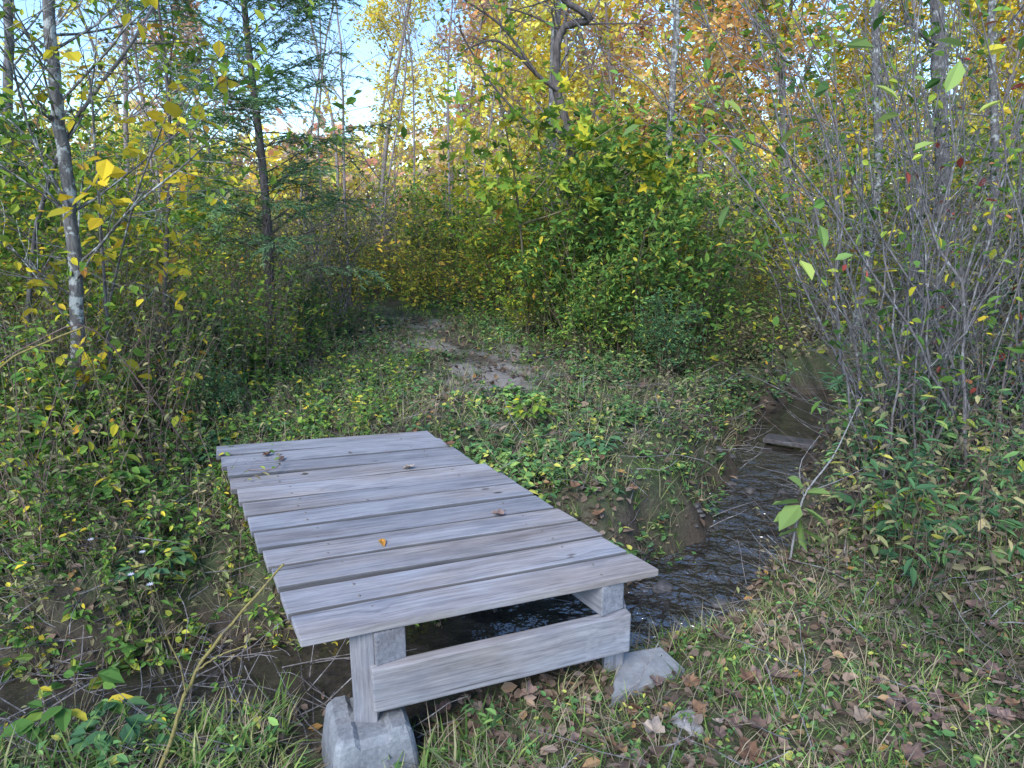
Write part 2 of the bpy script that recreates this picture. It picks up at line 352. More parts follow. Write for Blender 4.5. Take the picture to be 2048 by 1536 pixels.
for k in range(12):
    s = (k+.5)/12
    L = NL+(FL-NL)*s; R = NR+(FR-NR)*s; d = norm(R-L)
    a, b = ext[k]; zj = U(-.003, .003)
    L = L-d*(a+U(-.003, .003))+[0, 0, -.016+zj]; R = R+d*(b+U(-.003, .003))+[0, 0, -.016+zj]
    n = np.array([-d[1], d[0], 0]); jt = U(-.003, .003); L = L+n*jt; R = R-n*jt
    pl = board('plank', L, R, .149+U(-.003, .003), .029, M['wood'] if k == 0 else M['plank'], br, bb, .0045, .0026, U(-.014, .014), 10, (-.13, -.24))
    ln = np.linalg.norm(R-L)
    for fr in (.19, .84):
        for q in (-.042, .04):
            bm = bmesh.new(); bmesh.ops.create_cone(bm, cap_ends=True, segments=10, radius1=.0045, radius2=.0038, depth=.004)
            me = bpy.data.meshes.new('screw'); bm.to_mesh(me); bm.free()
            sc = link('screw', me, pl, [M['steel']]); sc.location = ((fr-.5)*ln+U(-.01, .01), q+U(-.006, .006), .015+.0005)
for Sx, dd in ((S0, dl), (S1, dr)):
    e = Sx+dd*.95
    board('stringer', (*Sx, .395), (*e, .395), .105, .122, M['wood'], br, bb, .006, .001)
board('cross_beam', (-.463, 1.992, .252), (.437, 2.33, .252), .042, .163, M['wood'], br, bb, .007, .002)
pL = np.array([-.492, 2.05]); pR = np.array([.395, 2.40])
board('post', (*pL, .085), (*pL, .455), .09, .08, M['wood'], br, bb, .005, .0005)
board('post', (*pR, .03), (*pR, .332), .075, .075, M['wood'], br, bb, .005, .0005)
fs0 = S0+dl*.86; fs1 = S1+dr*.86; fd = norm(fs1-fs0)
board('sill_beam', (*(fs0-fd*.2), .285), (*(fs1+fd*.12), .285), .1, .095, M['wood'], br, bb, .006, .001)
ms0 = S0+dl*.62-fd*.12; board('sill_beam', (*(ms0-fd*.05), .27), (*(ms0+fd*.95), .27), .05, .12, M['wood'], br, bb, .006, .001)
def pier_block():
    # tapered block; the top is a ring of four raised corners around a shallow cross-shaped seat
    bm = bmesh.new(); n = 16; grid = {}
    def half(t): return .155-.03*t
    for i in range(n+1):
        for j in range(n+1):
            a = -1+2*i/n; b = -1+2*j/n; w = half(1)
            z = .128 if (abs(a) > .46 and abs(b) > .2) else .112
            z -= .02*max(0, max(abs(a), abs(b))-.9)/.1
            grid[i, j] = bm.verts.new((a*w, b*w, z))
    for i in range(n):
        for j in range(n): bm.faces.new((grid[i, j], grid[i+1, j], grid[i+1, j+1], grid[i, j+1]))
    loop = [grid[i, 0] for i in range(n)]+[grid[n, j] for j in range(n)]+[grid[i, n] for i in range(n, 0, -1)]+[grid[0, j] for j in range(n, 0, -1)]
    prev = loop
    for t in (.97, .6, .3, 0):
        cur = []
        for v in loop:
            k = (half(t)+.004)/half(1); cur.append(bm.verts.new((v.co.x*k, v.co.y*k, .10*t-.12*(1-t)+(.0 if t < .9 else -.004))))
        for q in range(len(loop)): bm.faces.new((prev[q], cur[q], cur[(q+1) % len(loop)], prev[(q+1) % len(loop)]))
        prev = cur
    for v in bm.verts:
        r = max(abs(v.co.x), abs(v.co.y)); m_ = min(abs(v.co.x), abs(v.co.y))
        if m_ > .88*r: v.co.x *= .95; v.co.y *= .95
        v.co += Vector((random.uniform(-1, 1), random.uniform(-1, 1), random.uniform(-1, 1)))*.0011
    bmesh.ops.recalc_face_normals(bm, faces=bm.faces[:])
    me = bpy.data.meshes.new('pier_block'); bm.to_mesh(me); bm.free()
    o = link('concrete_pier_block', me, None, [M['concrete']]); o.location = (pL[0], pL[1]-.01, .0); o.rotation_euler = (0, 0, .37); return o
tag(pier_block(), 'grey concrete pier block under the left front post of the footbridge', 'concrete block')
bm = bmesh.new(); vs = [bm.verts.new((c[0], c[1], .075)) for c in cs]; f = bm.faces.new(vs); f.normal_update()
if f.normal.z < 0: f.normal_flip()
r = bmesh.ops.extrude_face_region(bm, geom=[f])
for v in [q for q in r['geom'] if isinstance(q, bmesh.types.BMVert)]: v.co.z -= .08
bmesh.ops.recalc_face_normals(bm, faces=bm.faces[:]); bmesh.ops.bevel(bm, geom=bm.edges[:], offset=.006, segments=2, affect='EDGES')
me = bpy.data.meshes.new('paving_slab'); bm.to_mesh(me); bm.free()
tag(link('paving_slab', me, None, [M['slab']]), 'flat grey paving slab under the right end of the cross beam', 'slab')
wb = board('sunken_board', (*onz(1530, 882, -.17)[:2], -.14), (*onz(1690, 912, -.17)[:2], -.11), .16, .04, M['wetwood'], None, (0, 0, 0)); tag(wb, 'dark wet board lying across the pool at the right', 'board')
# ------------------------------------------------------------------ plants: generators
def wander(p, d, L, n, wob, up):
    P = [np.array(p, float)]; d = np.array(d, float); d /= np.linalg.norm(d); D = [d]
    w = rng.normal(0, wob, (n, 3))
    for k in range(n):
        d = d+w[k]; d = d+np.array([0, 0, up]); d = d/math.sqrt(d@d)
        P.append(P[-1]+d*(L/n)); D.append(d)
    return np.array(P), np.array(D)
def perp(d, ang):
    r = rng.normal(size=3); a = np.cross(d, r); a /= np.linalg.norm(a)+1e-9
    return d*math.cos(ang)+a*math.sin(ang)
def grow(T, LP, p, d, L, r, lev, S):
    n = max(3, min(10, int(L/S.get('seg', .15))))
    P, D = wander(p, d, L, n, S['wob'], S['up'])
    R = np.linspace(r, max(r*.3, S.get('rmin', .0012)), n+1)
    T.tube(P, R, 6 if r > .03 else (5 if r > .012 else 3))
    if lev >= S['lv'] or L < .12: LP.append((P[1:], D[1:])); return
    for _ in range(S['nb'][lev]):
        t = U(S['t0'][lev], 1.0); i = t*n; k = min(int(i), n-1); q = P[k]+(P[k+1]-P[k])*(i-k)
        grow(T, LP, q, perp(D[k], S['ang']*U(.6, 1.3)), L*S['lr'][lev]*U(.6, 1.2)*(1.15-.5*t), max(R[k]*.55, S.get('rmin', .0012)), lev+1, S)
    if lev == S['lv']-1: LP.append((P[n//2:], D[n//2:]))
def leaves_on(Gl, LP, num, size, wr, tm, droop=.25, spread=.03, upj=.5, out=.8, mi=0):
    P = np.concatenate([a for a, _ in LP]); D = np.concatenate([b for _, b in LP])
    k = rng.integers(0, len(P), num); pos = P[k]+rng.normal(0, spread, (num, 3))
    fwd = D[k]*.4+rng.normal(0, out, (num, 3))*[1, 1, .6]+[0, 0, -droop]
    Gl.leaf(pos, fwd, size*U(.5, 1.35, num), wr, tm, mi, upj=upj)
def shrub_proto(name, h, nst, spread, lsz, num, wr, tm, lm, bm_, droop=.25, base_r=.012, S=None):
    S = S or dict(wob=.13, up=.05, lv=2, nb=[7, 4], t0=[.12, .2], lr=[.42, .5], ang=.75)
    T = Geo(); Lf = Geo(); LP = []
    for q in range(nst):
        a = q*2.4+U(0, .6); s = spread*U(.2, 1)
        grow(T, LP, (U(-.08, .08), U(-.08, .08), 0), (math.cos(a)*s, math.sin(a)*s, 1), h*U(.6, 1.1), base_r*U(.7, 1.2), 0, S)
    leaves_on(Lf, LP, num, lsz, wr, tm, droop)
    root = thing(name, 'x', 'shrub')
    T.build('stems', bm_, root, smooth=True); Lf.build('foliage', lm, root)
    return root
used = set()
def place(proto, x, y, sc, label, group, rz=None):
    loc = (x, y, float(gh(x, y))-.02); rz = U(0, 6.28) if rz is None else rz
    if proto.name not in used:
        used.add(proto.name); proto.location = loc; proto.rotation_euler = (0, 0, rz); proto.scale = (sc,)*3; proto['label'] = label; proto['group'] = group; return proto
    return dup(proto, loc, rz, sc, label, group)
pA = shrub_proto('leafy_shrub', 2.3, 10, .4, .098, 1900, .5, 'oval', M['green'], M['stem'])
pB = shrub_proto('leafy_shrub', 1.9, 11, .5, .08, 2100, .5, 'oval', M['ygreen'], M['stem'])
pC = shrub_proto('leafy_shrub', 1.5, 13, .5, .072, 2600, .45, 'oval', M['deep'], M['stem'])
pD = shrub_proto('twiggy_shrub', 2.3, 12, .45, .055, 1700, .5, 'oval', M['drab'], M['alder'])
gA = 'shrubs in the thicket right of the path'
for x, y, s, p in [(.6, 7.4, .75, pA), (1.25, 6.8, .7, pA), (1.75, 7.1, .8, pA), (.4, 8.2, .85, pB), (1.05, 7.8, .95, pA), (1.7, 8.3, 1.05, pA), (2.3, 8.4, .8, pD), (-.1, 9.4, .9, pB), (.6, 9.2, 1.1, pB), (1.4, 9.6, 1.2, pA), (2.6, 10, 1.0, pB), (-.3, 11, 1.0, pB), (1.9, 11.2, 1.2, pB), (.9, 12.2, 1.2, pB), (1.4, 6.2, .5, pC), (.8, 6.7, .45, pA), (-1.1, 11.8, .8, pA), (-1.6, 13.4, 1.0, pB), (.15, 7.6, .4, pB), (1.0, 8.6, .95, pD)]:
    lb = {pA: 'tall leafy green shrub in the thicket right of the sandy path', pB: 'yellow green shrub in the thicket right of the sandy path', pC: 'low dark green shrub in the thicket right of the sandy path', pD: 'half bare twiggy shrub in the thicket right of the sandy path'}[p]
    place(p, x, y, s, lb, gA+' '+{pA: '(tall green)', pB: '(yellow green)', pC: '(dark green)', pD: '(half bare)'}[p])
gB = 'shrubs in the thicket left of the footbridge'
for x, y, s, p in [(-3.0, 5.6, .85, pB), (-2.5, 5.5, .5, pC), (-3.9, 6.2, .95, pB), (-3.7, 4.7, .75, pB), (-2.5, 6.9, .65, pD), (-4.9, 7, 1.1, pA), (-3.6, 7.8, .85, pB), (-2.2, 8.8, .75, pD), (-2.9, 9.6, .9, pD), (-4.9, 8.8, 1.0, pB), (-5.9, 8.2, 1.2, pA), (-3.0, 11.5, .9, pB), (-4.6, 11.3, 1.1, pB), (-6.5, 10.7, 1.2, pB), (-3.1, 4.1, .5, pD), (-2.55, 4.75, .42, pD), (-4.4, 5.2, .95, pD), (-2.3, 7.6, .5, pC), (-7.6, 12.6, 1.3, pA), (-2.6, 3.75, .35, pA), (-2.0, 4.5, .3, pC), (-3.3, 3.5, .42, pA), (-2.2, 12.2, .8, pD)]:
    lb = {pA: 'tall leafy green shrub in the thicket left of the path', pB: 'yellowing shrub in the thicket left of the footbridge and path', pC: 'low dark green shrub left of the path below the hemlock', pD: 'drab half bare twiggy shrub left of the footbridge and path'}[p]
    place(p, x, y, s, lb, gB+' '+{pA: '(tall green)', pB: '(yellowing)', pC: '(dark green)', pD: '(half bare)'}[p])
gC = 'shrubs behind the bare stemmed clumps at the right'
for x, y, s, p in [(3.9, 6.3, .8, pD), (5.0, 8.8, 1.1, pB), (4.4, 5.6, 1.0, pD), (5.6, 6.4, 1.2, pA), (6.4, 9.2, 1.4, pB), (7.2, 10.5, 1.5, pB), (5.6, 11.2, 1.3, pB), (3.9, 4.9, .8, pC), (4.2, 12, 1.2, pB)]:
    lb = {pA: 'tall green shrub behind the bare stemmed clumps at the right', pB: 'yellow green shrub behind the bare stemmed clumps at the right', pC: 'low dark shrub behind the bare stemmed clumps at the right', pD: 'drab twiggy shrub behind the bare stemmed clumps at the right'}[p]
    place(p, x, y, s, lb, gC+' '+{pA: '(tall green)', pB: '(yellow green)', pC: '(dark)', pD: '(twiggy)'}[p])
def hemlock(x, y, h, label, sc=1.0, nbr=100):
    z0 = float(gh(x, y)); root = thing('hemlock_tree', label, 'tree', (x, y, z0))
    T = Geo(); Br = Geo(); Nd = Geo()
    tz = np.linspace(-.05, h, 14); P = np.stack([.05*np.sin(tz*1.1)+.02*tz, .03*np.sin(tz*1.7), tz], -1)
    T.tube(P, np.linspace(.055, .01, 14), 8)
    for k in range(nbr):
        z = .75+(h-.95)*((k+.5)/nbr); a = k*2.39996+U(-.7, .7)
        L = (1.6*(1-z/(h+1.4))+.3)*U(.45, 1.25)*sc; bx = np.array([np.interp(z, tz, P[:, 0]), np.interp(z, tz, P[:, 1]), z])
        d0 = np.array([math.cos(a), math.sin(a), U(.2, .85)])
        Q, D = wander(bx, d0, L, 8, .08, -.065); Br.tube(Q, np.linspace(.007, .0014, 9), 4)
        if z < 1.1 and k % 2: continue
        m = int(19*L/1.3)+6
        for q in range(m):
            t = U(.1, 1)*8; i = min(int(t), 7); o = Q[i]+(Q[i+1]-Q[i])*(t-i)
            sd = norm(np.cross(D[i], [0, 0, 1.]))*(1 if q % 2 else -1)
            dd = D[i]*.8+sd*.7+rng.normal(0, .2, 3); tl = (.44*(1-t/9)+.16)*U(.6, 1.2)
            q2, D2 = wander(o, dd, tl, 5, .07, -.1)
            if q % 2: Br.tube(q2, np.linspace(.0022, .001, 6), 3)
            nn = int(tl/.006); tt_ = U(0, 4.99, nn); ix = tt_.astype(int); po = q2[ix]+(q2[ix+1]-q2[ix])*(tt_-ix)[:, None]
            s2 = norm(np.cross(D2[ix], [0, 0, 1.]))*np.where(np.arange(nn) % 2, 1, -1)[:, None]
            Nd.leaf(po, D2[ix]*1.0+s2*.7+rng.normal(0, .25, (nn, 3)), .05*U(.6, 1.25, nn), .19, 'dia', upj=.6)
    T.build('trunk', M['bark_dark'], root, smooth=True); Br.build('branches', M['bark_dark'], root); Nd.build('needles', M['needle'], root)
hx = onz(540, 700, .36); hemlock(hx[0], hx[1], 5.6, 'feathery dark green hemlock tree standing left of the sandy path')
def spline(P, n=24):
    P = np.asarray(P, float); t = np.linspace(0, len(P)-1, n); out = []
    for q in t:
        i = min(int(q), len(P)-2); f = q-i
        p0 = P[max(i-1, 0)]; p1 = P[i]; p2 = P[i+1]; p3 = P[min(i+2, len(P)-1)]
        out.append(.5*((2*p1)+(-p0+p2)*f+(2*p0-5*p1+4*p2-p3)*f*f+(-p0+3*p1-3*p2+p3)*f**3))
    return np.array(out)
def custom_tree(name, label, trunk, r0, r1, limbs, bark, leafm, nleaf, lsz, wr, tm, S, nbr, t0=.3, brL=1.0, group=None, cat='tree', droop=.25):
    P = spline(trunk, 26); base = P[0].copy(); root = thing(name, label, cat, base, group)
    T = Geo(); Br = Geo(); Lf = Geo(); LP = []
    P += rng.normal(0, r0*.12, P.shape); T.tube(P, np.linspace(r0, r1, 26), 8)
    D = norm(np.gradient(P, axis=0))
    for pts_, ra, rb in limbs:
        Q = spline(pts_, 16); Lm = Geo(); Lm.tube(Q, np.linspace(ra, rb, 16), 6); DQ = norm(np.gradient(Q, axis=0))
        for q in range(9):
            k = rng.integers(3, 16); grow(Lm, LP, Q[k], perp(DQ[k], .8), brL*U(.3, .7), max(rb*.7, .003), 1, S)
        Lm.build('limb', bark, root, base, True)
    for q in range(nbr):
        k = rng.integers(int(26*t0), 26); grow(Br, LP, P[k], perp(D[k], U(.7, 1.1)), brL*U(.5, 1.1), max(r0*.22, .004), 1, S)
    if nleaf: leaves_on(Lf, LP, nleaf, lsz, wr, tm, droop)
    T.build('trunk', bark, root, base, True)
    if Br.n: Br.build('branches', bark, root, base, True)
    if nleaf: Lf.build('crown', leafm, root, base)
    return root
S1_ = dict(wob=.14, up=.03, lv=2, nb=[5, 5], t0=[.2, .2], lr=[.5, .5], ang=.8)
def gp(u, v, z=.33):
    p = onz(u, v, z); p[2] = float(gh(p[0], p[1]))-.03; return p
b0 = gp(158, 900)
custom_tree('lichen_covered_tree', 'slim grey tree with white lichen patches at the far left', [b0, aty(150, 520, b0[1]+.05), aty(118, 230, b0[1]+.1), aty(95, 0, b0[1]+.1), aty(70, -330, b0[1]+.2)], .042, .026,
            [([aty(152, 560, b0[1]), aty(250, 430, b0[1]-.2), aty(380, 320, b0[1]-.3), aty(480, 215, b0[1]-.4)], .009, .003), ([aty(140, 420, b0[1]), aty(60, 260, b0[1]), aty(10, 60, b0[1]-.3)], .01, .004)], M['bark_lichen'], M['ygreen'], 900, .06, .6, 'oval', S1_, 34, .1, 1.1)
y0 = gp(235, 870)
custom_tree('yellow_leaved_sapling', 'sapling with large bright yellow leaves in front of the lichen covered tree', [y0, aty(215, 650, y0[1]-.1), aty(200, 430, y0[1]-.3), aty(180, 150, y0[1]-.4)], .014, .005, [([aty(215, 620, y0[1]-.1), aty(270, 400, y0[1]-.4), aty(330, 240, y0[1]-.6)], .008, .004)], M['bark'], M['yellow'], 170, .09, .85, 'oval', S1_, 16, .2, .75, droop=.6)
b1 = gp(60, 860)
custom_tree('leaning_sapling', 'thin bare sapling leaning right at the left edge', [b1, aty(60, 560, b1[1]), aty(120, 300, b1[1]-.2), aty(280, 60, b1[1]-.3), aty(360, -100, b1[1])], .018, .006, [], M['bark'], M['ygreen'], 520, .065, .6, 'oval', S1_, 28, .15, 1.0)
b2 = gp(330, 800)
custom_tree('fine_branched_sapling', 'fine branched sapling with dark twigs against the sky left of the hemlock', [b2, aty(330, 560, b2[1]), aty(340, 250, b2[1]), aty(300, -120, b2[1])], .02, .008, [], M['bark_dark'], M['drab'], 320, .055, .6, 'oval', S1_, 34, .3, 1.1)
for u, Y, lab in [(690, 10.5, 'thin bare sapling just right of the hemlock'), (770, 12.5, 'thin bare sapling at the left side of the sky gap'), (830, 14, 'thin bare sapling in the middle of the sky gap'), (900, 12, 'thin bare sapling at the right side of the sky gap'), (600, 12, 'thin bare sapling half hidden by the hemlock'), (960, 13.5, 'thin bare sapling right of the sky gap')]:
    p = aty(u, 412, Y); z0 = float(gh(p[0], Y))-.05
    custom_tree('bare_sapling', lab, [(p[0]+U(-.1, .1), Y, z0), p, aty(u+U(-45, 45), 100, Y), aty(u+U(-70, 70), -200, Y)], .026, .008, [], M['bg_bark'], M['drab'], 260, .055, .6, 'oval', S1_, 40, .2, 1.4)
c0 = np.array([.95, 9.2, .3])
custom_tree('crooked_tree', 'crooked dark limbed tree with twisting bare branches behind the centre thicket', [c0, aty(1150, 420, 9.2), aty(1140, 280, 9.2), aty(1112, 165, 9.2), aty(1122, 60, 9.2), aty(1180, 40, 9.1), aty(1130, 0, 9.0), aty(1060, -60, 9)], .065, .032,
            [([aty(1120, 185, 9.2), aty(1075, 150, 9.1), aty(1030, 105, 9.0), aty(985, 80, 9), aty(930, 100, 8.8)], .03, .009), ([aty(1140, 270, 9.2), aty(1060, 245, 9.0), aty(985, 170, 8.9), aty(930, 80, 8.8)], .02, .009), ([aty(1075, 150, 9.1), aty(1010, 60, 9.2), aty(960, 20, 9.2), aty(900, -20, 9)], .02, .009), ([aty(1122, 60, 9.2), aty(1060, 30, 9.2), aty(990, 10, 9)], .016, .007)], M['bark_dark'], M['ygreen'], 160, .08, .6, 'oval', S1_, 8, .5, 1.2)
custom_tree('broad_leaved_sapling', 'sapling with broad lobed green and yellow leaves right of the sky gap', [(.2, 7.7, .33), aty(1040, 450, 7.6), aty(1020, 300, 7.5), aty(995, 190, 7.4)], .016, .005, [([aty(1035, 430, 7.6), aty(1120, 330, 7.4), aty(1250, 240, 7.3)], .011, .004), ([aty(1040, 450, 7.6), aty(1180, 400, 7.4), aty(1280, 330, 7.3)], .011, .004)], M['stem'], M['ygreen'], 600, .13, .9, 'maple', S1_, 18, .3, .8, droop=.45)
for u, Y, r, m, lab in [(1098, 13.5, .11, 'bark', 'straight grey trunked tree just left of the crooked tree'), (1330, 12, .07, 'bark_lichen', 'pale straight tree behind the broad leaved sapling'), (1752, 7.9, .055, 'bark_lichen', 'lichen spotted trunk rising behind the middle of the right thicket'), (1885, 8.6, .1, 'bark', 'thick grey trunk behind the upper right thicket'), (1985, 6.2, .04, 'bark_lichen', 'slim pale trunk near the right edge'), (22, 9, .07, 'bark', 'grey tree trunk at the left edge of the view')]:
    p = aty(u, 412, Y); z0 = float(gh(p[0], Y))-.05; q = aty(u+U(-25, 25), 0, Y); t = aty(u+U(-50, 50), -450, Y)
    custom_tree('straight_tree', lab, [(p[0]+U(-.1, .1), Y, z0), p, q, t], r, r*.55, [], M[m], M['gold'] if Y > 9 and u > 700 else M['ygreen'], 900 if Y > 9 else 500, .09, .6, 'oval', S1_, 24, .25, 1.5)
def clump(label, bx, by, nst, dx0, dx1, dy0, dy1, hz, nleaf, lsz, extra=None, red=0, tw=11, pw=.9):
    z0 = float(gh(bx, by)); root = thing('multi_stemmed_shrub', label, 'shrub', (bx, by, z0)); LP = []; Lf = Geo(); base = (bx, by, z0)
    S = dict(wob=.18, up=.05, lv=2, nb=[4, 3], t0=[.12, .12], lr=[.5, .55], ang=.6, rmin=.0012)
    for q in range(nst):
        T = Geo(); dx = dx0+(dx1-dx0)*(((q+U(.1, .9))/nst)**pw); dy = U(dy0, dy1); h = hz*U(.7, 1.12)
        p0 = np.array([bx+U(-.3, .3), by+U(-.25, .25), z0-.03]); kx = U(-.1, .1); ky = U(-.1, .1)
        Q = spline([p0, p0+[.22*dx+kx, .22*dy+ky, .27*h], p0+[.56*dx-kx, .56*dy-ky, .61*h], p0+[dx*1.1, dy, h*.97]], 18)
        Q[1:] += np.cumsum(rng.normal(0, .024, (17, 3)), 0); r = U(.0045, .0135)
        T.tube(Q, np.linspace(r, .002, 18), 5); D = norm(np.gradient(Q, axis=0))
        for w in range(tw):
            k = rng.integers(2, 18); grow(T, LP, Q[k], perp(D[k], U(.3, .85)), U(.3, 1.0), max(.0022, r*.28), 1, S)
        LP.append((Q[8:], D[8:])); T.build('stem', M['alder'], root, base, True)
    leaves_on(Lf, LP, nleaf*2//3, lsz, .6, 'oval', .3); leaves_on(Lf, LP, nleaf//3, lsz*1.35, .6, 'oval', .3, mi=3)
    if red: leaves_on(Lf, LP, red, lsz*1.1, .6, 'oval', .4, mi=1)
    if extra is not None: Lf.leaf(*extra, 2)
    Lf.build('leaves', [M['ygreen'], M['red'], M['lime'], M['green']], root, base)
ex = np.array([aty(u, v, Y) for u, v, Y in [(1590, 170, 2.9), (1660, 175, 2.9), (1750, 170, 2.8), (1800, 230, 2.7), (1840, 150, 2.8), (1640, 240, 2.8), (1830, 300, 2.9), (1570, 440, 3.0), (1600, 470, 3.0), (1640, 450, 3.0), (1670, 520, 2.9), (1600, 520, 3.0), (1460, 410, 3.2), (1690, 90, 2.9), (1920, 120, 2.8), (2010, 200, 2.7), (1870, 80, 2.9), (1560, 290, 3.1), (1480, 500, 3.2), (1280, 250, 3.4), (1450, 200, 3.2)]])
clump('large bare stemmed shrub with a few big green leaves leaning over the creek', 2.6, 4.25, 25, -2.35, .9, -1.1, .5, 3.6, 850, .058, (ex, rng.normal(0, 1, (len(ex), 3))*[1, .6, .3]+[0, 0, -.2], .11*U(.7, 1.2, len(ex)), .55, 'oval'))
clump('bare stemmed shrub at the right edge of the view', 3.25, 4.35, 17, -1.8, 1.4, -1.0, .5, 3.8, 650, .058, None, 200)
clump('bare stemmed shrub farther back beside the dark pool', 3.6, 5.9, 19, -2.3, 1.0, -.8, .6, 3.9, 850, .058)
clump('bare stemmed shrub beyond the far end of the pool', 3.4, 8.2, 13, -2.0, 1.2, -.6, .8, 3.6, 1000, .058)
w0 = gp(1580, 1120, .0); Y = w0[1]
rt = thing('pale_sapling', 'pale stemmed sapling with big drooping light green leaves beside the creek', 'sapling', w0)
T = Geo(); T.tube(spline([w0, aty(1592, 1050, Y), aty(1612, 985, Y), aty(1665, 915, Y+.1), aty(1702, 840, Y+.2), aty(1725, 790, Y+.2)], 18), np.linspace(.007, .002, 18), 6)
T.tube(spline([aty(1608, 995, Y), aty(1600, 930, Y), aty(1640, 870, Y+.1)], 8), np.linspace(.003, .001, 8), 5)
T.tube(spline([aty(1612, 985, Y), aty(1680, 960, Y), aty(1740, 930, Y-.1)], 8), np.linspace(.003, .001, 8), 5)
T.build('stem', M['white_bark'], rt, w0, True)
for u, v, du, dv, s in [(1598, 1005, -1.1, .3, .17), (1600, 1010, -.6, -.6, .19), (1606, 1015, .8, -.8, .16), (1600, 1025, -1, -.3, .15), (1612, 985, 1.0, .1, .12), (1597, 1055, .8, -.6, .15), (1602, 1035, -.1, -1, .18), (1596, 1060, -.9, .0, .13), (1606, 975, -.5, .7, .12)]:
    Lf = Geo(); Lf.leaf([aty(u, v, Y-.02)], [(du, U(-.6, -.1), dv*.6)], [s], .62, 'oval', upj=.45); Lf.build('leaf', M['lime'], rt, w0)
def twig_thing(name, label, lines, mat, leaves=None):
    base = np.array(lines[0][0][0]); rt = thing(name, label, 'twig', base); T = Geo()
    for pts_, ra, rb in lines: T.tube(spline(pts_, 20)+rng.normal(0, ra*.25, (20, 3)), np.linspace(ra, rb, 20), 6)
    T.build('stem', mat, rt, base, True)
    if leaves is not None:
        L = Geo(); L.leaf(*leaves[:5]); L.build('leaves', leaves[5], rt, base)
p0 = onz(300, 1600, -.06)
twig_thing('bare_shoot', 'bare yellowish shoot leaning right in front of the creek at lower left', [([p0, aty(345, 1470, p0[1]), aty(385, 1355, p0[1]+.02), aty(470, 1240, p0[1]+.05), aty(568, 1128, p0[1]+.08)], .008, .0032), ([aty(395, 1340, p0[1]+.02), aty(440, 1310, p0[1]), aty(490, 1292, p0[1])], .0035, .0018), ([aty(372, 1390, p0[1]), aty(360, 1330, p0[1]), aty(330, 1270, p0[1])], .0035, .0018)], M['ystem'])
q0 = gp(455, 1010, .1)
twig_thing('bramble_cane', 'long thin reddish cane arching over the left bank', [([q0, aty(400, 930, q0[1]), aty(300, 790, q0[1]-.2), aty(180, 655, q0[1]-.4), aty(60, 690, q0[1]-.6), aty(-60, 760, q0[1]-.8)], .005, .0025)], M['bramble'])
q1 = gp(-40, 1010, .1)
twig_thing('green_cane', 'yellow green cane crossing the left edge', [([q1, aty(-60, 850, 2.6), aty(0, 735, 2.6), aty(90, 685, 2.6), aty(165, 655, 2.6)], .006, .003)], M['ystem'])
# ------------------------------------------------------------------ undergrowth stuff
def samp(n, x0, x1, y0, y1, cmin=.45, pm=.45, side=None, bm=.12, fade=None, cmax=99):
    x = U(x0, x1, n); y = U(y0, y1, n); k = np.abs(x) < .82*y+.9
    d, s = pdist(CR, x, y); k &= (d > cmin) & (d < cmax)
    if side: k &= (s*side) > 0
    dp, _ = pdist(PA, x, y); k &= dp > pm*U(.2, 1.2, n)
    k &= ~inbridge(x, y, bm) & ~inquad(slabq, x, y, .01)
    if fade is not None: k &= U(0, 1, n) < fade(x, y)
    return np.stack([x[k], y[k]], -1)
def weeds(G, xy, h0, h1, nl, lsz, wr, tm, lean=.3, r=.0025, low=.1, droop=.2, mi=(0, 1), tap=.5, bias=None):
    n = len(xy); z = gh(xy[:, 0], xy[:, 1]); b = np.stack([xy[:, 0], xy[:, 1], z-.01], -1); h = U(h0, h1, n); ln = rng.normal(0, lean, (n, 2))*h[:, None]
    if bias is not None: ln = ln+np.array(bias)*h[:, None]
    ps = U(.6, 1.4, n)      # plants differ in leaf size
    def P(t): return b[:, None]+np.concatenate([ln[:, None]*(t**2)[..., None], (h[:, None]*t)[..., None]], -1)
    if r:
        t = np.tile(np.array([0, .35, .7, 1.]), (n, 1)); C = P(t); rr = r*np.array([1, .8, .6, .3]); th = np.arange(3)*2.094
        off = np.stack([np.cos(th), np.sin(th), 0*th], -1); V = C[:, :, None]+rr[None, :, None, None]*off[None, None]
        ib = (np.arange(n)*12)[:, None, None]+(np.arange(3)*3)[None, :, None]; j = np.arange(3)[None, None]; j2 = (j+1) % 3
        G.add(V, [np.stack([ib+j, ib+j2, ib+3+j2, ib+3+j], -1).reshape(-1, 4)], mi[0])
    t = U(low, 1, (n, nl)); C = P(t).reshape(-1, 3); a = U(0, 6.283, len(C))
    fwd = np.stack([np.cos(a), np.sin(a), U(-.4, .6, len(C))-droop], -1)
    G.leaf(C, fwd, lsz*np.repeat(ps, nl)*U(.6, 1.15, len(C))*(1.1-tap*t.ravel()), wr, tm, mi[1])
def stuff(G, name, mats, label, cat): return tag(G.build(name, mats), label, cat, kind='stuff')
tall = lambda x, y: np.where(x < -1.95-.12*np.sin(y*3), 1., .0)
clus = lambda x, y: np.clip(.4+.8*np.sin(x*2.7+y*1.3+.5)*np.sin(y*2.9-x*1.1)+.45*np.sin(x*6.1-y*4.7), .08, 1.)
under = lambda x, y: inbridge(x, y, -.0)*1.
G = Geo(); weeds(G, samp(1600, -5, -.8, 2.7, 6.2, .3, .6, 1, .06), .08, .3, 11, .055, .55, 'oval', .4)
weeds(G, samp(1400, -5.5, -1.7, 2.9, 6.5, .4, .6, 1, .45, tall), .3, 1.1, 18, .065, .48, 'oval', .28)
weeds(G, samp(1900, -4, -.6, 2.3, 4.2, .18, 0, 1, .0, None, .9), .08, .32, 12, .055, .55, 'oval', .35, bias=(0, -.35))
weeds(G, samp(650, -1.7, -.3, 2.5, 4.0, .16, 0, 1, -.5, under, 1.2), .06, .22, 11, .05, .55, 'oval', .3, bias=(-.3, -.3))
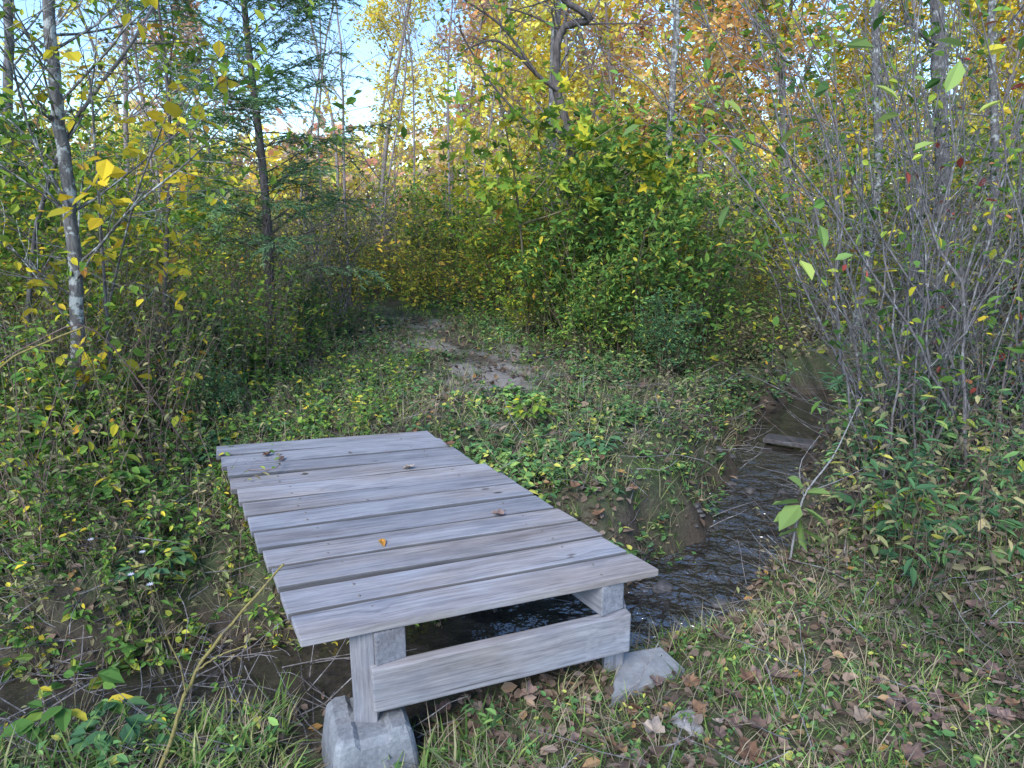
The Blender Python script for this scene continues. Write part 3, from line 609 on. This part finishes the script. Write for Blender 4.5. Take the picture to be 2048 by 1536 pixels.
weeds(G, samp(60, -2.2, -.75, 1.9, 2.7, .2, 0, -1, .03, None, .5), .1, .3, 10, .05, .5, 'oval', .35)
stuff(G, 'weeds', [M['stem'], M['green']], 'tangled green weeds on the bank left of the footbridge', 'weeds')
G = Geo(); weeds(G, samp(1500, -5.5, -1.6, 2.7, 6.5, .36, .6, 1, .2, tall), .2, 1.2, 11, .05, .5, 'oval', .45, droop=.5)
weeds(G, samp(1300, -4, -.5, 2.3, 3.9, .14, 0, 1, .0, None, .9), .1, .4, 7, .045, .5, 'oval', .5, droop=.5, bias=(0, -.4))
weeds(G, samp(500, -1.7, -.3, 2.4, 3.8, .12, 0, 1, -.5, under, 1.0), .08, .24, 7, .042, .5, 'oval', .4, droop=.5, bias=(-.3, -.3))
stuff(G, 'dry_weeds', [M['bramble'], M['drab']], 'dry brown weeds among the green on the left bank', 'weeds')
G = Geo(); weeds(G, samp(650, -6, -1.9, 3.2, 7.5, .6, .7, 1, .4, tall), .5, 1.4, 14, .075, .6, 'oval', .3, droop=.5)
stuff(G, 'yellow_weeds', [M['stem'], M['ygreen']], 'yellowing weeds in the left thicket', 'weeds')
G = Geo(); xy = samp(7500, -4.5, 3, 3.0, 10.5, .2, .75, 1, .03, clus); weeds(G, xy, .03, .13, 7, .06, .66, 'oval', .5, .0015, .3, .0)
stuff(G, 'ground_cover', [M['stem'], M['deep']], 'low leafy green ground cover between the footbridge and the path', 'ground cover')
G = Geo(); weeds(G, samp(2600, -1.8, 2.4, 3.4, 9, .24, .7, 1, .04, clus), .04, .18, 8, .055, .55, 'oval', .4, .0015, .3, 0)
weeds(G, samp(800, .2, 3.0, 2.9, 7.5, .26, .4, 1, .08, None, .75), .05, .22, 9, .052, .5, 'oval', .4, .0015, .2, .1, bias=(.2, -.2))
weeds(G, samp(900, -.6, 2.0, 3.2, 5.2, .28, .0, 1, .05, clus), .05, .15, 9, .07, .62, 'oval', .45, .0015, .4, -.1)
stuff(G, 'ground_cover', [M['stem'], M['cover']], 'brighter green seedlings among the ground cover beyond the footbridge', 'ground cover')
G = Geo(); weeds(G, samp(900, -2.2, 2.6, 3.2, 8.5, .24, .6, 1, .1), .1, .4, 8, .042, .45, 'oval', .45, .0015, .1, .3)
stuff(G, 'dry_weeds', [M['bramble'], M['drab']], 'thin dry weeds scattered beside the trail beyond the footbridge', 'weeds')
G = Geo(); weeds(G, samp(3000, -4, 4, 6.2, 13, .5, .85, 1, .3, lambda x, y: np.where((x < -1.8) | (x > .15) | (y > 8.6), 1., .1)), .2, .95, 12, .07, .45, 'oval', .3)
stuff(G, 'weeds', [M['stem'], M['green']], 'weeds along both sides of the sandy path', 'weeds')
G = Geo(); weeds(G, samp(460, 1.85, 4.3, 2.9, 6.5, .5, .2, -1), .3, .9, 15, .11, .3, 'oval', .3, .003, .1, .25)
stuff(G, 'tall_herbs', [M['stem'], M['deep']], 'tall lance leaved herbs under the right hand shrubs', 'herbs')
G = Geo(); weeds(G, samp(600, 1.6, 4.3, 2.8, 7, .48, .2, -1), .3, 1.1, 10, .065, .45, 'oval', .4, .002, .1, .4)
weeds(G, samp(220, 1.0, 3.4, 2.9, 5.0, .24, .2, -1, .1, None, .5), .1, .35, 8, .05, .5, 'oval', .4, .002, .1, .4)
weeds(G, samp(600, 1.8, 5.5, 6.9, 9.5, .35, .2, 1, .1), .15, .6, 11, .06, .5, 'oval', .4, .002, .1, .3)
stuff(G, 'dry_weeds', [M['bramble'], M['drab']], 'dry reddish weeds under the right hand shrubs', 'weeds')
G = Geo(); xy = samp(2700, -14, 15, 9.6, 19, .8, .2, None, .1); weeds(G, xy, .7, 1.9, 16, .12, .5, 'oval', .3, .005)
xy = samp(600, -3.6, .2, 9.2, 16, .8, .1, None, .1); weeds(G, xy, .5, 1.4, 16, .085, .5, 'oval', .3, .004)
stuff(G, 'brush', [M['stem'], M['brush']], 'yellow green brush filling the wood behind the path', 'brush')
def grassy(G, xy, l0, l1, nb, w=.05):
    n = len(xy); z = gh(xy[:, 0], xy[:, 1]); b = np.repeat(np.stack([xy[:, 0], xy[:, 1], z-.005], -1), nb, 0); m = n*nb
    b[:, :2] += rng.normal(0, .012, (m, 2)); a = U(0, 6.283, m); L = U(l0, l1, m)
    G.leaf(b, np.stack([np.cos(a), np.sin(a), U(.2, 1.9, m)], -1), L, w, 'blade', upj=.2)
patch = lambda x, y: .35+.65*(np.sin(x*5.1+y*2)*np.sin(y*6.3-x*1.7) > -.2)
G = Geo(); grassy(G, samp(4200, -.3, 3.4, 1.3, 3.6, .33, 0, -1, -.05, patch), .03, .12, 5); grassy(G, samp(800, -2.5, .0, 1.2, 2.6, .22, 0, -1, 0), .05, .2, 6)
stuff(G, 'grass', [M['grass']], 'thin green grass on the near bank', 'grass')
G = Geo(); grassy(G, samp(1700, -.2, 3.4, 1.5, 3.7, .25, 0, -1, -.05), .05, .18, 5, .022); grassy(G, samp(700, -2.5, 0, 1.2, 2.7, .18, 0, -1, 0), .08, .22, 5, .022); grassy(G, samp(1600, -4, 2.2, 2.6, 6, .25, .3, 1, .02), .1, .26, 5, .02); grassy(G, samp(1900, -4, -.3, 2.3, 3.8, .14, 0, 1, -.3, None, .8), .12, .3, 6, .018)
stuff(G, 'dry_grass', [M['straw']], 'dry straw coloured grass along the creek banks', 'grass')
G = Geo(); grassy(G, samp(4400, -3, 2.2, 3.4, 10, .25, .22, 1, .03), .05, .14, 5)
stuff(G, 'grass', [M['grass']], 'grass tufts among the ground cover on the far bank', 'grass')
G = Geo(); weeds(G, samp(1700, -.2, 3.4, 1.4, 3.6, .3, 0, -1, -.05), .02, .08, 5, .036, .6, 'oval', .5, .0012, .3, 0)
weeds(G, samp(300, -2.4, .0, 1.25, 2.5, .25, 0, -1, .02), .05, .2, 7, .052, .55, 'oval', .5, .0015, .3, 0)
stuff(G, 'ground_cover', [M['stem'], M['cover']], 'small clover like plants in the near bank grass', 'ground cover')
G = Geo()
for n, box, s in [(8000, (-.2, 3.6, 1.3, 3.7), .034), (7500, (-5, 3, 3, 9), .048), (1400, (-2.6, .6, 1.3, 3.4), .04)]:
    xy = samp(n, *box, .2, 0, None, -.7); m = len(xy); a = U(0, 6.283, m)
    G.leaf(np.stack([xy[:, 0], xy[:, 1], gh(xy[:, 0], xy[:, 1])+.006+U(0, .03, m)], -1), np.stack([np.cos(a), np.sin(a), rng.normal(0, .3, m)], -1), s*U(.4, 1.7, m), .7, 'oval', upj=.45)
stuff(G, 'leaf_litter', [M['litter']], 'small brown fallen leaves scattered over the ground', 'leaf litter')
G = Geo(); xy = np.concatenate([samp(800, -4.5, 3.5, 1.5, 7, .15, 0), samp(950, -3.5, -.3, 2.0, 3.8, .0, 0, None, -.2), samp(200, .4, 2.6, 2.9, 6, .14, 0, None, .05), samp(120, 2.0, 3.6, 4.2, 5.4, .2, 0)])
for x, y in xy:
    a = U(0, 6.28); z = max(float(gh(x, y)), -.19)+.02; P, D = wander((x, y, z), (math.cos(a), math.sin(a), U(-.02, .3)), U(.12, .5), 4, .15, 0); G.tube(P, np.linspace(.003, .0012, 5), 3)
stuff(G, 'fallen_twigs', [M['alder']], 'thin fallen twigs and dead stems on the ground', 'twigs')
def rosette(name, label, u, v, z, n, s, h, mat, tm='oval', wr=.6):
    b = onz(u, v, z); b[2] = float(gh(b[0], b[1])); rt = thing(name, label, 'plant', b); T = Geo(); L = Geo()
    for k in range(n):
        a = k*2.4+U(0, .5); e = b+[math.cos(a)*h*U(.2, .6), math.sin(a)*h*U(.2, .6), h*U(.6, 1)]
        T.tube(spline([b, (b+e)/2+[0, 0, h*.15], e], 6), np.linspace(.003, .0015, 6), 4)
        for w in range(3):
            a2 = a+(w-1)*.8; L.leaf([e-[0, 0, .01*w]], [(math.cos(a2), math.sin(a2), U(-.4, .1))], [s*U(.6, 1.1)], wr, tm, upj=.3)
    T.build('stems', M['stem'], rt, b, True); L.build('leaves', mat, rt, b)
rosette('leafy_plant', 'broad leaved green plant at the lower left corner', 150, 1440, -.06, 9, .1, .25, M['green'])
rosette('leafy_plant', 'small leafy plant on the near bank below the yellow shoot', 230, 1500, -.06, 7, .09, .15, M['deep'])
rosette('leafy_plant', 'bushy green plant on the far bank left of the footbridge', 250, 1120, .05, 18, .09, .3, M['green'])
rosette('leafy_plant', 'dark leafy plant overhanging the creek left of the footbridge', 320, 1210, .0, 16, .08, .22, M['deep'])
rosette('leafy_plant', 'yellowing seedling at the end of the sandy path', 1060, 850, .33, 14, .08, .22, M['ygreen'])
rosette('leafy_plant', 'round leaved seedling just right of the far end of the footbridge', 985, 905, .33, 14, .08, .16, M['cover'])
rosette('leafy_plant', 'dark leaved seedling between the footbridge and the creek', 1190, 900, .33, 14, .08, .18, M['deep'])
rosette('leafy_plant', 'yellow leaved plant at the right below the herbs', 1800, 1080, .1, 10, .08, .25, M['ygreen'])
for u, v in [(240, 930), (262, 1150), (300, 1170), (182, 1080), (325, 1020), (140, 1000), (285, 1105)]:
    c = onz(u, v, .35); b = np.array([c[0]+.03, c[1]+.05, float(gh(c[0], c[1]))]); rt = thing('aster_flower', 'small pale lilac aster among the weeds left of the footbridge', 'flower', b, 'asters on the left bank')
    T = Geo(); T.tube(spline([b, (b+c)/2+[.02, 0, 0], c], 6), [.002]*6, 4); T.build('stem', M['stem'], rt, b)
    L = Geo(); a = np.arange(9)*.698; L.leaf(np.tile(c, (9, 1)), np.stack([np.cos(a), np.sin(a)-.2, 0*a+.4], -1), .016, .35, 'oval', upj=.1); L.build('petals', M['petal'], rt, b)
# ------------------------------------------------------------------ fallen leaves, each its own
def fallen(label, p, s, mat, rz=None, tm='dry', tilt=.25, group=None, wr=1.):
    L = Geo(); L.leaf([(0, -s*.4, 0)], [(0, 1, U(-tilt, tilt)*.5)], [s], wr, tm, upj=tilt*.6)
    V = L.V[0]; V[:, 2] += U(.2, 1.4)*2*(V[:, 0]**2+.4*V[:, 1]**2)/s*.45; V[:, :2] *= U(.78, 1.12, (len(V), 1)); V[:, 2] += rng.normal(0, s*.03, len(V)); V -= [0, 0, V[:, 2].min()]
    o = L.build('fallen_leaf', mat); o.location = p; o.rotation_euler = (0, 0, U(0, 6.28) if rz is None else rz); tag(o, label, 'leaf', group)
dz = .4935
for u, v, s, mk, tm, wr, lab in [(765, 1084, .075, 'fall_orange', 'oval', .5, 'curled orange leaf lying on the nearer planks of the footbridge'), (998, 1030, .06, 'fall_purple', 'dry', .9, 'crumpled dark brown leaf on the middle planks of the footbridge'), (535, 909, .06, 'fall_rust', 'dry', .9, 'rust coloured leaf at the far left corner of the deck'), (560, 918, .05, 'fall_purple', 'dry', 1, 'dark red leaf beside the green sprig on the deck'), (816, 936, .06, 'fall_tan', 'dry', .9, 'pale tan leaf on the far planks of the deck'), (902, 890, .08, 'fall_rust', 'dry', 1, 'red brown leaf at the far right corner of the deck'), (735, 1000, .02, 'fall_tan', 'oval', .6, 'tiny pale leaf scrap in the middle of the deck'), (700, 905, .03, 'fall_rust', 'oval', .6, 'small brown leaf scrap on the far planks')]:
    p = onz(u, v, dz); fallen(lab, p, s, M[mk], None, tm, .3, None, wr)
twig_thing('green_sprig', 'small leafy green sprig lying on the far left of the deck', [([onz(495, 940, dz+.004), onz(545, 938, dz+.03), onz(560, 925, dz+.03), onz(553, 905, dz+.05)], .0025, .0012)], M['bramble'], ([onz(545, 938, dz+.03), onz(555, 925, dz+.04), onz(560, 915, dz+.05), onz(550, 905, dz+.05), onz(530, 938, dz+.02)], rng.normal(0, 1, (5, 3))*[1, 1, .4], [.035]*5, .6, 'oval', M['green']))
for u, v, s, mk, lab in [(1462, 1218, .11, 'fall_purple', 'big purplish maple leaf standing up beside the creek at the right'), (1310, 1470, .09, 'fall_tan', 'pale dried leaf on the grass beside the flat pale stone'), (1560, 1362, .14, 'fall_purple', 'largest purple brown maple leaf on the right of the near bank'), (1500, 1515, .11, 'fall_rust', 'russet leaf at the bottom edge right of centre'), (1930, 1110, .07, 'fall_rust', 'rust leaf in the grass near the right edge')]:
    q = onz(u, v, .06); fallen(lab, (q[0], q[1], float(gh(q[0], q[1]))+.03), s, M[mk], None, 'maple' if s > .13 else 'dry', .5)
for k in range(72):
    q = onz(U(1300, 2040), 1210+U(0, 1)**.8*325, .05)
    if k > 56: q = onz(U(850, 1300), U(1400, 1530), .0)
    d, s_ = pdist(CR, np.array([q[0]]), np.array([q[1]]))
    if d[0] < .4: continue
    mk = ['fall_purple', 'fall_rust', 'fall_purple', 'fall_purple', 'fall_tan'][k % 5]; nm = {'fall_purple': 'purplish brown', 'fall_rust': 'rust brown', 'fall_tan': 'pale tan'}[mk]
    fallen(nm+' fallen maple leaf on the near bank grass', (q[0], q[1], float(gh(q[0], q[1]))+U(.015, .035)), U(.04, .08), M[mk], None, 'dry', .5, nm+' leaves lying on the near bank')
for k, (u, v) in enumerate([(940, 965), (975, 830), (1200, 915), (1330, 930), (1200, 970), (830, 880), (1150, 960), (1265, 935), (1050, 930)]):
    q = onz(u, v, .36)
    if inbridge(q[0], q[1], .05): continue
    fallen('rusty fallen leaf on the ground cover beyond the footbridge', (q[0], q[1], float(gh(q[0], q[1]))+.08), U(.06, .09), M['fall_rust'], None, 'dry', .5, 'rusty leaves beyond the footbridge')
def stone(x, y, z, s, label, group=None, mat='rock', name='creek_stone', flat=.5):
    bm = bmesh.new(); bmesh.ops.create_icosphere(bm, subdivisions=3, radius=1); ph = U(0, 6, 6)
    for v in bm.verts:
        c = v.co; k = 1+.16*math.sin(c.x*2.3+ph[0])*math.sin(c.y*2.7+ph[1])+.1*math.sin(c.z*4+ph[2]+c.x*3)
        if flat < .5: k *= 1+.22*math.sin(3*math.atan2(c.y, c.x)+ph[3])+.1*math.sin(5*math.atan2(c.y, c.x)+ph[4])
        v.co = Vector((c.x*k*s, c.y*k*s*.75, max(-1, min(.55, c.z*1.3))*s*flat if flat < .5 else c.z*k*s*flat))
    me = bpy.data.meshes.new('stone'); bm.to_mesh(me); bm.free()
    for p in me.polygons: p.use_smooth = flat >= .5
    o = link(name, me, None, [M[mat]]); o.location = (x, y, z); o.rotation_euler = (U(-.2, .2), U(-.2, .2), U(0, 6)); tag(o, label, 'stone', group)
for u, v, s, lab in [(1325, 1180, .065, 'wet rounded stone in the creek right of the footbridge'), (1500, 985, .05, 'grey stone on the gravel edge of the creek bend'), (1440, 1215, .045, 'small dark stone near the right bank of the creek')]:
    q = onz(u, v, -.2); stone(q[0], q[1], -.185, s, lab)
q = onz(1375, 1440, .06); stone(q[0], q[1], float(gh(q[0], q[1]))+.012, .055, 'flat pale stone in the leaf litter below the paving slab', None, 'pale_rock', 'flat_stone', .3)
for k in range(55):
    t = U(2.9, 5.2); idx = np.argmin(np.abs(pts[:, 1]-t)); q = pts[idx]+pn[idx]*U(.15, .42)*(1 if U(0, 1) < .6 else -1)
    stone(q[0], q[1], max(float(gh(q[0], q[1])), -.21)+.006, U(.015, .045), 'small dark pebble along the creek bend right of the footbridge', 'pebbles along the creek bend')
# ------------------------------------------------------------------ background wood
def bg_proto(h, r, lm, num, lsz, spread=.55, bark='bg_bark', nb=26):
    T = Geo(); Br = Geo(); Lf = Geo(); LP = []
    P, D = wander((0, 0, -.1), (U(-.08, .08), U(-.08, .08), 1), h, 16, .06, .03); T.tube(P, np.linspace(r, r*.2, 17), 7)
    S = dict(wob=.12, up=.04, lv=2, nb=[5, 5], t0=[.25, .2], lr=[.5, .5], ang=.7, seg=.4, rmin=.006)
    for q in range(nb):
        k = rng.integers(2, 16); grow(Br, LP, P[k], perp(D[k], U(.6, 1.1)), h*.28*U(.6, 1.1)*(1.2-k/20)*spread/.55, r*.3, 1, S)
    root = thing('autumn_tree', 'x', 'tree'); T.build('trunk', M[bark], root, smooth=True); Br.build('branches', M[bark], root)
    if num: leaves_on(Lf, LP, num, lsz, .7, 'dia', .2, .2, .6); Lf.build('crown', lm, root)
    return root
bgp = [(bg_proto(12, .1, M['gold'], 5600, .165), 'golden leaved'), (bg_proto(11, .09, M['orange'], 5600, .165), 'orange leaved'), (bg_proto(10, .085, M['pink'], 5000, .165), 'russet pink leaved'), (bg_proto(12, .09, M['ygreen'], 4600, .16), 'yellow green leaved'), (bg_proto(13, .065, None, 0, 0, .45, 'bg_bark', 20), 'bare pale'), (bg_proto(9, .08, M['yellow'], 4200, .16), 'bright yellow leaved')]
pos = []
def free(x, y, m=1.5): return all((x-a)**2+(y-b)**2 > m*m for a, b in pos)
def bgplace(r0, r1, Y0, Y1, n, kinds, where):
    c = 0; tr = 0
    while c < n and tr < 400:
        tr += 1; y = U(Y0, Y1); x = y*U(r0, r1)
        if not free(x, y): continue
        pos.append((x, y)); p, nm = bgp[kinds[c % len(kinds)]]; c += 1
        place(p, x, y, U(.85, 1.2), nm+' tree in the wood '+where, nm+' trees '+where)
bgplace(-.04, .28, 18, 34, 14, [1, 0, 2, 1, 0, 2, 4], 'behind the centre thicket')
bgplace(.28, .8, 16, 34, 16, [0, 5, 0, 3, 1, 5, 0], 'behind the right hand thicket')
bgplace(-.8, -.3, 20, 34, 6, [0, 4, 3, 2], 'behind the left thicket')
bgplace(-.3, -.18, 20, 34, 4, [4, 0, 4, 0], 'right behind the hemlock')
bgplace(-.175, -.05, 26, 44, 4, [4, 4, 4], 'in the sky gap')
G = Geo()
for k in range(240):
    y = U(40, 85); rr = U(-.95, .95); x = y*rr; gap = -.17 < rr < -.07
    h = U(4, 6) if gap else U(5, 11)*(.7 if rr < -.17 else 1)
    m = 260; c = rng.normal(0, 1, (m, 3)); c = norm(c)*U(.4, 1, (m, 1)); p = np.array([x, y, .3+.5+h*.5])+c*[3.2, 3, h*.52]
    G.leaf(p, rng.normal(0, 1, (m, 3)), U(.35, .75, m), .8, 'dia', mi=[0, 1, 2, 0, 3][k % 5], upj=.8)
stuff(G, 'distant_wood', [M['gold'], M['orange'], M['pink'], M['ygreen']], 'far off mass of autumn woodland closing the view', 'woodland')
# ------------------------------------------------------------------ light, world, camera
el = math.radians(42); Sd = np.array([-.42, -.9]); Sd /= np.linalg.norm(Sd)
sv = Vector((Sd[0]*math.cos(el), Sd[1]*math.cos(el), math.sin(el)))
ld = bpy.data.lights.new('sun', 'SUN'); ld.energy = 4.5; ld.angle = math.radians(32); ld.color = (1, .965, .91)
lo = bpy.data.objects.new('sun', ld); COL.objects.link(lo); lo.rotation_euler = (-sv).to_track_quat('-Z', 'Y').to_euler(); lo.location = (0, 0, 30)
w = bpy.data.worlds.new('World'); scene.world = w; w.use_nodes = True; nt = w.node_tree; nt.nodes.clear()
sk = nt.nodes.new('ShaderNodeTexSky'); sk.sky_type = 'NISHITA'; sk.sun_disc = False; sk.sun_elevation = el; sk.sun_rotation = math.atan2(Sd[0], Sd[1]); sk.dust_density = .2; sk.ozone_density = 5.5
bg = nt.nodes.new('ShaderNodeBackground'); bg.inputs[1].default_value = .35; wo = nt.nodes.new('ShaderNodeOutputWorld')
nt.links.new(sk.outputs[0], bg.inputs[0]); nt.links.new(bg.outputs[0], wo.inputs[0])
cd = bpy.data.cameras.new('camera'); cd.sensor_width = 36; cd.lens = F/2048*36; cd.clip_end = 1000; cd.clip_start = .05
co = bpy.data.objects.new('camera', cd); COL.objects.link(co); co.location = (0, 0, CH); co.rotation_euler = (math.pi/2-PIT, 0, 0); scene.camera = co
scene.view_settings.view_transform = 'Standard'; scene.view_settings.look = 'None'; scene.view_settings.exposure = 0
